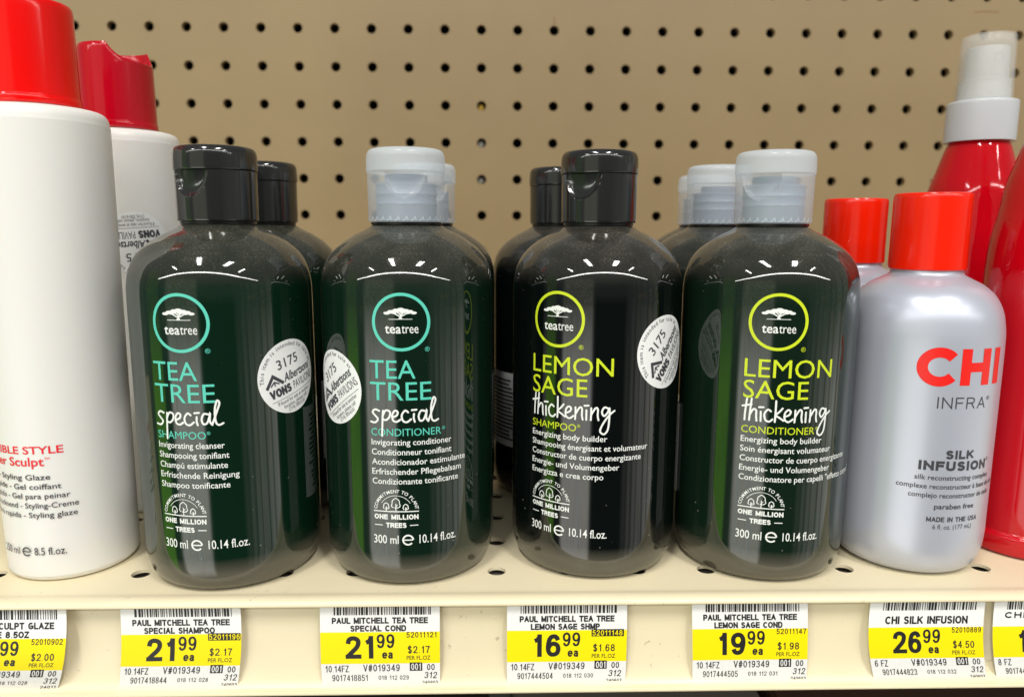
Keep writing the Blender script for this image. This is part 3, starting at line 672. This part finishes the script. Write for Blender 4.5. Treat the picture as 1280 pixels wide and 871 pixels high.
# ------------------------------------------------------------------ pearly serum bottles with orange-red caps
GS = 'pearly white serum bottles with orange red caps'
SPROF = smooth_profile([(0, .8), (14, .6), (19.5, .2), (22.0, .8), (24.4, 3.0), (26.0, 7.5), (26.6, 14), (26.6, 22), (26.6, 60), (26.55, 82), (26.1, 89), (24.9, 94.6), (22.4, 99.4), (18.8, 102.8), (15.2, 104.8), (12.9, 106.0)], 4) + [(12.2, 106.6), (11.9, 107.2), (11.8, 108.9), (0, 109)]
def serum(x, y, label):
    r = thing('serum_bottle', (x, y, 0), label, 'serum bottle', GS)
    b = lathe('body', SPROF, M['pearl'], r, 128)
    lathe('cap', [(11.9, 108.4), (12.5, 108.2), (12.8, 108.5), (12.82, 110)] + [(12.75, 112), (12.7, 126), (12.72, 133.4), (12.6, 134.4), (12.3, 135.0), (11.8, 135.2), (11.5, 134.8), (0, 134.6)], M['orange_red'], r, 96)
    return r, b
s1, sb1 = serum(158.1, 268.4, 'pearly white serum bottle with orange red cap and big red brand letters')
serum(156.6, 322.5, 'pearly white serum bottle mostly hidden behind the red lettered one')
mps = on_cyl(26.6, 0, .08)
k = Ink()
# heavy logo letters
cx_, cz_ = -7.4, 76.6
k.ribbon(arc(cx_, cz_, 5.3, 5.0, 40, 320, 34), 3.4)
for x in (1.2, 9.2, 14.9): k.rect(x-1.75, 70.4, x+1.75, 82.9)
k.rect(1.2, 75.0, 9.2, 78.2)
k.build('brand_print', M['ink_chi'], sb1, mps, 2)
k = Ink()
k.strokes('INFRA', -7.2, 62.3, 4.0, 17.6, wt=.105); k.text('®', 10.9, 65.0, 1.4)
k.strokes('SILK', 2.4, 44.6, 3.1, 10.4, wt=.26, align='c'); k.strokes('INFUSION', 1.6, 40.4, 3.4, 25.4, wt=.27, align='c'); k.text('®', 14.6, 42.9, 1.3)
for t, z, w_ in (('silk reconstructing complex', 37.4, 29), ('complexe reconstructeur à base de soie', 34.2, 40), ('complejo reconstructor de seda', 31.0, 32), ):
    k.text(t, 2.6, z-.4, 1.75, w_, align='c', off=.012)
k.text('paraben free', 2.6, 26.6, 1.8, 15, align='c', off=.018); k.strokes('MADE IN THE USA', 2.7, 21.9, 1.75, 19.4, wt=.2, align='c'); k.text('6 fl. oz. (177 mL)', 2.6, 19.2, 1.7, 14.8, align='c')
k.build('text_print', M['ink_dark'], sb1, mps, 2)

# ------------------------------------------------------------------ red spray bottles
GR = 'red spray bottles'
RPROF = smooth_profile([(0, .6), (14, .5), (21, .2), (23.6, .6), (24.5, 1.8), (24.6, 6.6), (24.2, 7.8)], 3)[:-1] + smooth_profile([(24.2, 7.8), (23.2, 9.2), (23.0, 14), (23.0, 60), (23.0, 100), (22.9, 110), (22.2, 119), (20.6, 128), (19.0, 139.5), (16.4, 148.5), (14.5, 155.0), (13.0, 159.8)], 4) + [(12.2, 161.2), (12.2, 162.6), (0, 162.6)]
def spray(x, y, label):
    r = thing('spray_bottle', (x, y, 0), label, 'spray bottle', GR)
    lathe('body', RPROF, M['red_bottle'], r, 128)
    lathe('collar', smooth_profile([(12.3, 162.2), (14.0, 161.9), (14.3, 162.4), (14.3, 170), (14.2, 178), (13.9, 179.0), (13.2, 179.4), (11.2, 179.6)], 3) + [(0, 179.7)], M['grey_white'], r, 96)
    h = lathe('spray_head', [(0, 179.6), (10.4, 179.7), (10.4, 184.4), (10.1, 184.9), (10.1, 188.2), (9.0, 188.8), (8.6, 201.4), (8.2, 202.4), (0, 202.6)], M['white_plain'], r, 64)
    k_ = Ink(); k_.ribbon(arc(0, 197, 1.9, 1.9, 0, 360, 24), .5)
    k_.build('nozzle', M['grey_white'], h, on_cyl(8.75, -2, .1), 1)
    lathe('overcap', [(11.2, 179.75), (11.5, 179.75), (11.3, 188), (10.9, 203), (10.75, 206.6), (10.3, 207.5), (9.6, 207.8), (0, 207.9), (0, 207.1), (9.4, 207.0), (10.0, 206.4), (10.3, 203), (10.7, 188), (11.0, 180.2)], M['clear_cap'], r, 96, close=False)
    return r
spray(212.5, 276.5, 'glossy red spray bottle cut by the picture edge, beside the pearly bottle')
spray(222.0, 345, 'glossy red spray bottle with grey collar and clear overcap, standing behind')

# ------------------------------------------------------------------ price tags in the channel
GT = 'yellow banded paper price tags in the shelf channel'
def price_tag(x0, w_, bulge, lean, label, price, cents, sku, unit, size, upc, code, lines, boxed=True, date='240603', bowx=0, zt=-1.2, zb=-31.4, clipx=None):
    """paper tag bowed out of the channel; x0 left edge at top, lean = sideways shift at the bottom"""
    t = thing('price_tag', (x0, 231.6, zb), label, 'price tag', GT)
    H = zt-zb
    def mp(off):
        def f_(u, v_, lay):
            s_ = v_/H
            bow = sin(pi*min(max(s_, 0), 1))
            y = 1.0*(s_) - bulge*bow - off - lay
            return (u + lean*max(0, 1-s_)**1.5 + bowx*bow, y, v_)
        return f_
    def strip(z0, z1):
        k_ = Ink()
        for i in range(12):
            a, b = z0+(z1-z0)*i/12, z0+(z1-z0)*(i+1)/12
            k_.f.append(tuple(range(len(k_.v), len(k_.v)+4))); k_.v += [(0, a, 0), (w_, a, 0), (w_, b, 0), (0, b, 0)]
        return k_
    sheet = strip(0, H).build('paper', M['paper'], t, mp(0), None)
    strip(8.6, 19.9).build('yellow_band', M['yellow'], sheet, mp(.035), None)
    Z = lambda z: z - zb
    k_ = Ink()
    rnd = random.Random(int(upc[-5:]) if upc else 3)
    x = 4.6 if lines[0] else 2
    while x < w_-3.2:
        bw = rnd.choice((.26, .26, .5, .75)); k_.rect(x, Z(-5.6), min(x+bw, w_-3), Z(-.9)); x += bw+rnd.choice((.24, .3, .5, .6))
    if lines[1]:
        k_.strokes(lines[0], w_*.5, Z(-8.55), 2.1, min(32, w_-5), wt=.23, align='c'); k_.strokes(lines[1], w_*.5-.6, Z(-11.25), 2.1, len(lines[1])*1.55, wt=.23, align='c')
    else:
        k_.strokes(lines[0], w_*.5, Z(-10.3), 2.7, 28.5, wt=.21, align='c')
    k_.strokes(price, 18.2, Z(-20.9), 8.1, len(price)*4.9, wt=.19, align='r', gap=.12)
    k_.strokes(cents, 18.8, Z(-17.2), 5.0, 6.0, wt=.16, gap=.14)
    k_.strokes('ea', 20.6, Z(-21.0), 3.1, 3.6, wt=.2)
    k_.strokes(unit, 29.2, Z(-19.1), 2.6, 7.4, wt=.15); k_.text('PER FL.OZ', 28.8, Z(-21.5), 1.5, 8.0, off=.005)
    if boxed:
        k_.rect(28.6, Z(-13.7), min(39.6, w_-.3), Z(-11.2))
    else: k_.strokes(sku, 28.8, Z(-13.5), 1.95, 10.2, wt=.15)
    k_.strokes(size, 1.4, Z(-25.9), 2.5, len(size)*1.12, wt=.13)
    if code: k_.strokes(code, 3.6, Z(-29.3), 2.4, len(code)*1.2, wt=.12)
    k_.strokes('V#019349', 14.2, Z(-25.7), 2.6, 12.2, wt=.13)
    k_.rect(29.8, Z(-25.6), 34.0, Z(-22.5)); k_.strokes('00', 35.6, Z(-25.4), 2.3, 2.6, wt=.14)
    k_.strokes('018 112 0'+upc[-2:], 19.2, Z(-28.9), 1.6, 10.2, wt=.12)
    k_.strokes('312', 34.6, Z(-28.5), 2.4, 4.2, wt=.13, shear=.12); k_.strokes(date, 34.0, Z(-30.8), 1.35, 5.2, wt=.14)
    k_.build('tag_print', M['ink_black'], sheet, mp(.07), 3)
    q = Ink()
    if boxed: q.strokes(sku, 28.9, Z(-13.4), 1.9, 10.2, wt=.14); q.build('sku_print', M['yellow'], sheet, mp(.10), 3)
    q = Ink(); q.strokes('001', 30.3, Z(-25.3), 2.5, 3.3, wt=.14); q.build('code_print', M['paper'], sheet, mp(.10), 3)
    return t
price_tag(-124.0, 39.6, 1.1, -2.2, 'price tag reading 21.99, under the teal lettered shampoo bottle', '21', '99', '52011196', '$2.17', '10.14FZ', '52011128', '9017418844', ('PAUL MITCHELL TEA TREE', 'SPECIAL SHAMPOO'), bowx=.9)
price_tag(-58.0, 40.0, .8, -.1, 'price tag reading 21.99, under the teal lettered conditioner bottle', '21', '99', '52011121', '$2.17', '10.14FZ', '52011229', '9017418851', ('PAUL MITCHELL TEA TREE', 'SPECIAL COND'), boxed=False)
price_tag(4.6, 40.6, .8, 0, 'price tag reading 16.99, under the lime lettered shampoo bottle', '16', '99', '52011148', '$1.68', '10.14FZ', '52011330', '9017444504', ('PAUL MITCHELL TEA TREE', 'LEMON SAGE SHMP'))
price_tag(67.2, 39.6, .9, 1.2, 'price tag reading 19.99, under the lime lettered conditioner bottle', '19', '99', '52011147', '$1.98', '10.14FZ', '52011431', '9017444505', ('PAUL MITCHELL TEA TREE', 'LEMON SAGE COND'), boxed=False)
price_tag(128.6, 39.8, 1.0, 3.0, 'price tag reading 26.99, under the pearly serum bottle', '26', '99', '52010889', '$4.50', '6 FZ', '52011532', '9017444823', ('CHI SILK INFUSION', ''), boxed=False, bowx=-1.5)
price_tag(171.6, 39.8, 1.0, 3.2, 'price tag cut by the picture edge, under the red spray bottle', '17', '99', '52010890', '$2.25', '8 FZ', '52011633', '9017444830', ('CHI SILK IRON', 'PROTECT'), boxed=False, bowx=-1.5)
price_tag(-181.6, 40.0, 3.2, -5.0, 'curled price tag under the white styling bottle, leaning out of the channel', '16', '99', '52010902', '$2.00', '8.5FZ', '52011728', '', ('PM FLEX SCULPT GLAZE', 'STYLE 8.5OZ'), boxed=False, date='24011', bowx=2.2)

# ------------------------------------------------------------------ goods on the shelf below
low = thing('lower_shelf', (0, 330, -232), 'dark lower shelf just visible under the price channel', 'shelf')
box('lower_deck', -520, 560, -90, 214, -6, 0, M['box_grey'], low)
GB = 'dark cartons on the shelf below'
for i, (x, wd, mt, lb) in enumerate(((-185, 96, 'box_grey', 'grey brown carton on the lower shelf'), (-62, 120, 'box_black', 'black carton on the lower shelf between two brown ones'), (58, 100, 'box_grey', 'grey carton on the lower shelf below the third price tag'), (168, 110, 'box_brown', 'dark brown carton on the lower shelf under the serum bottle tag'))):
    c_ = thing('carton', (x, 300, -232), lb, 'carton', GB)
    box('carton_body', -wd/2, wd/2, -38, 40, 0, 168, M[mt], c_, 1)
    box('carton_flap', -wd/2+1, wd/2-1, -37, 39, 168.2, 169.2, M[mt], c_, .3)
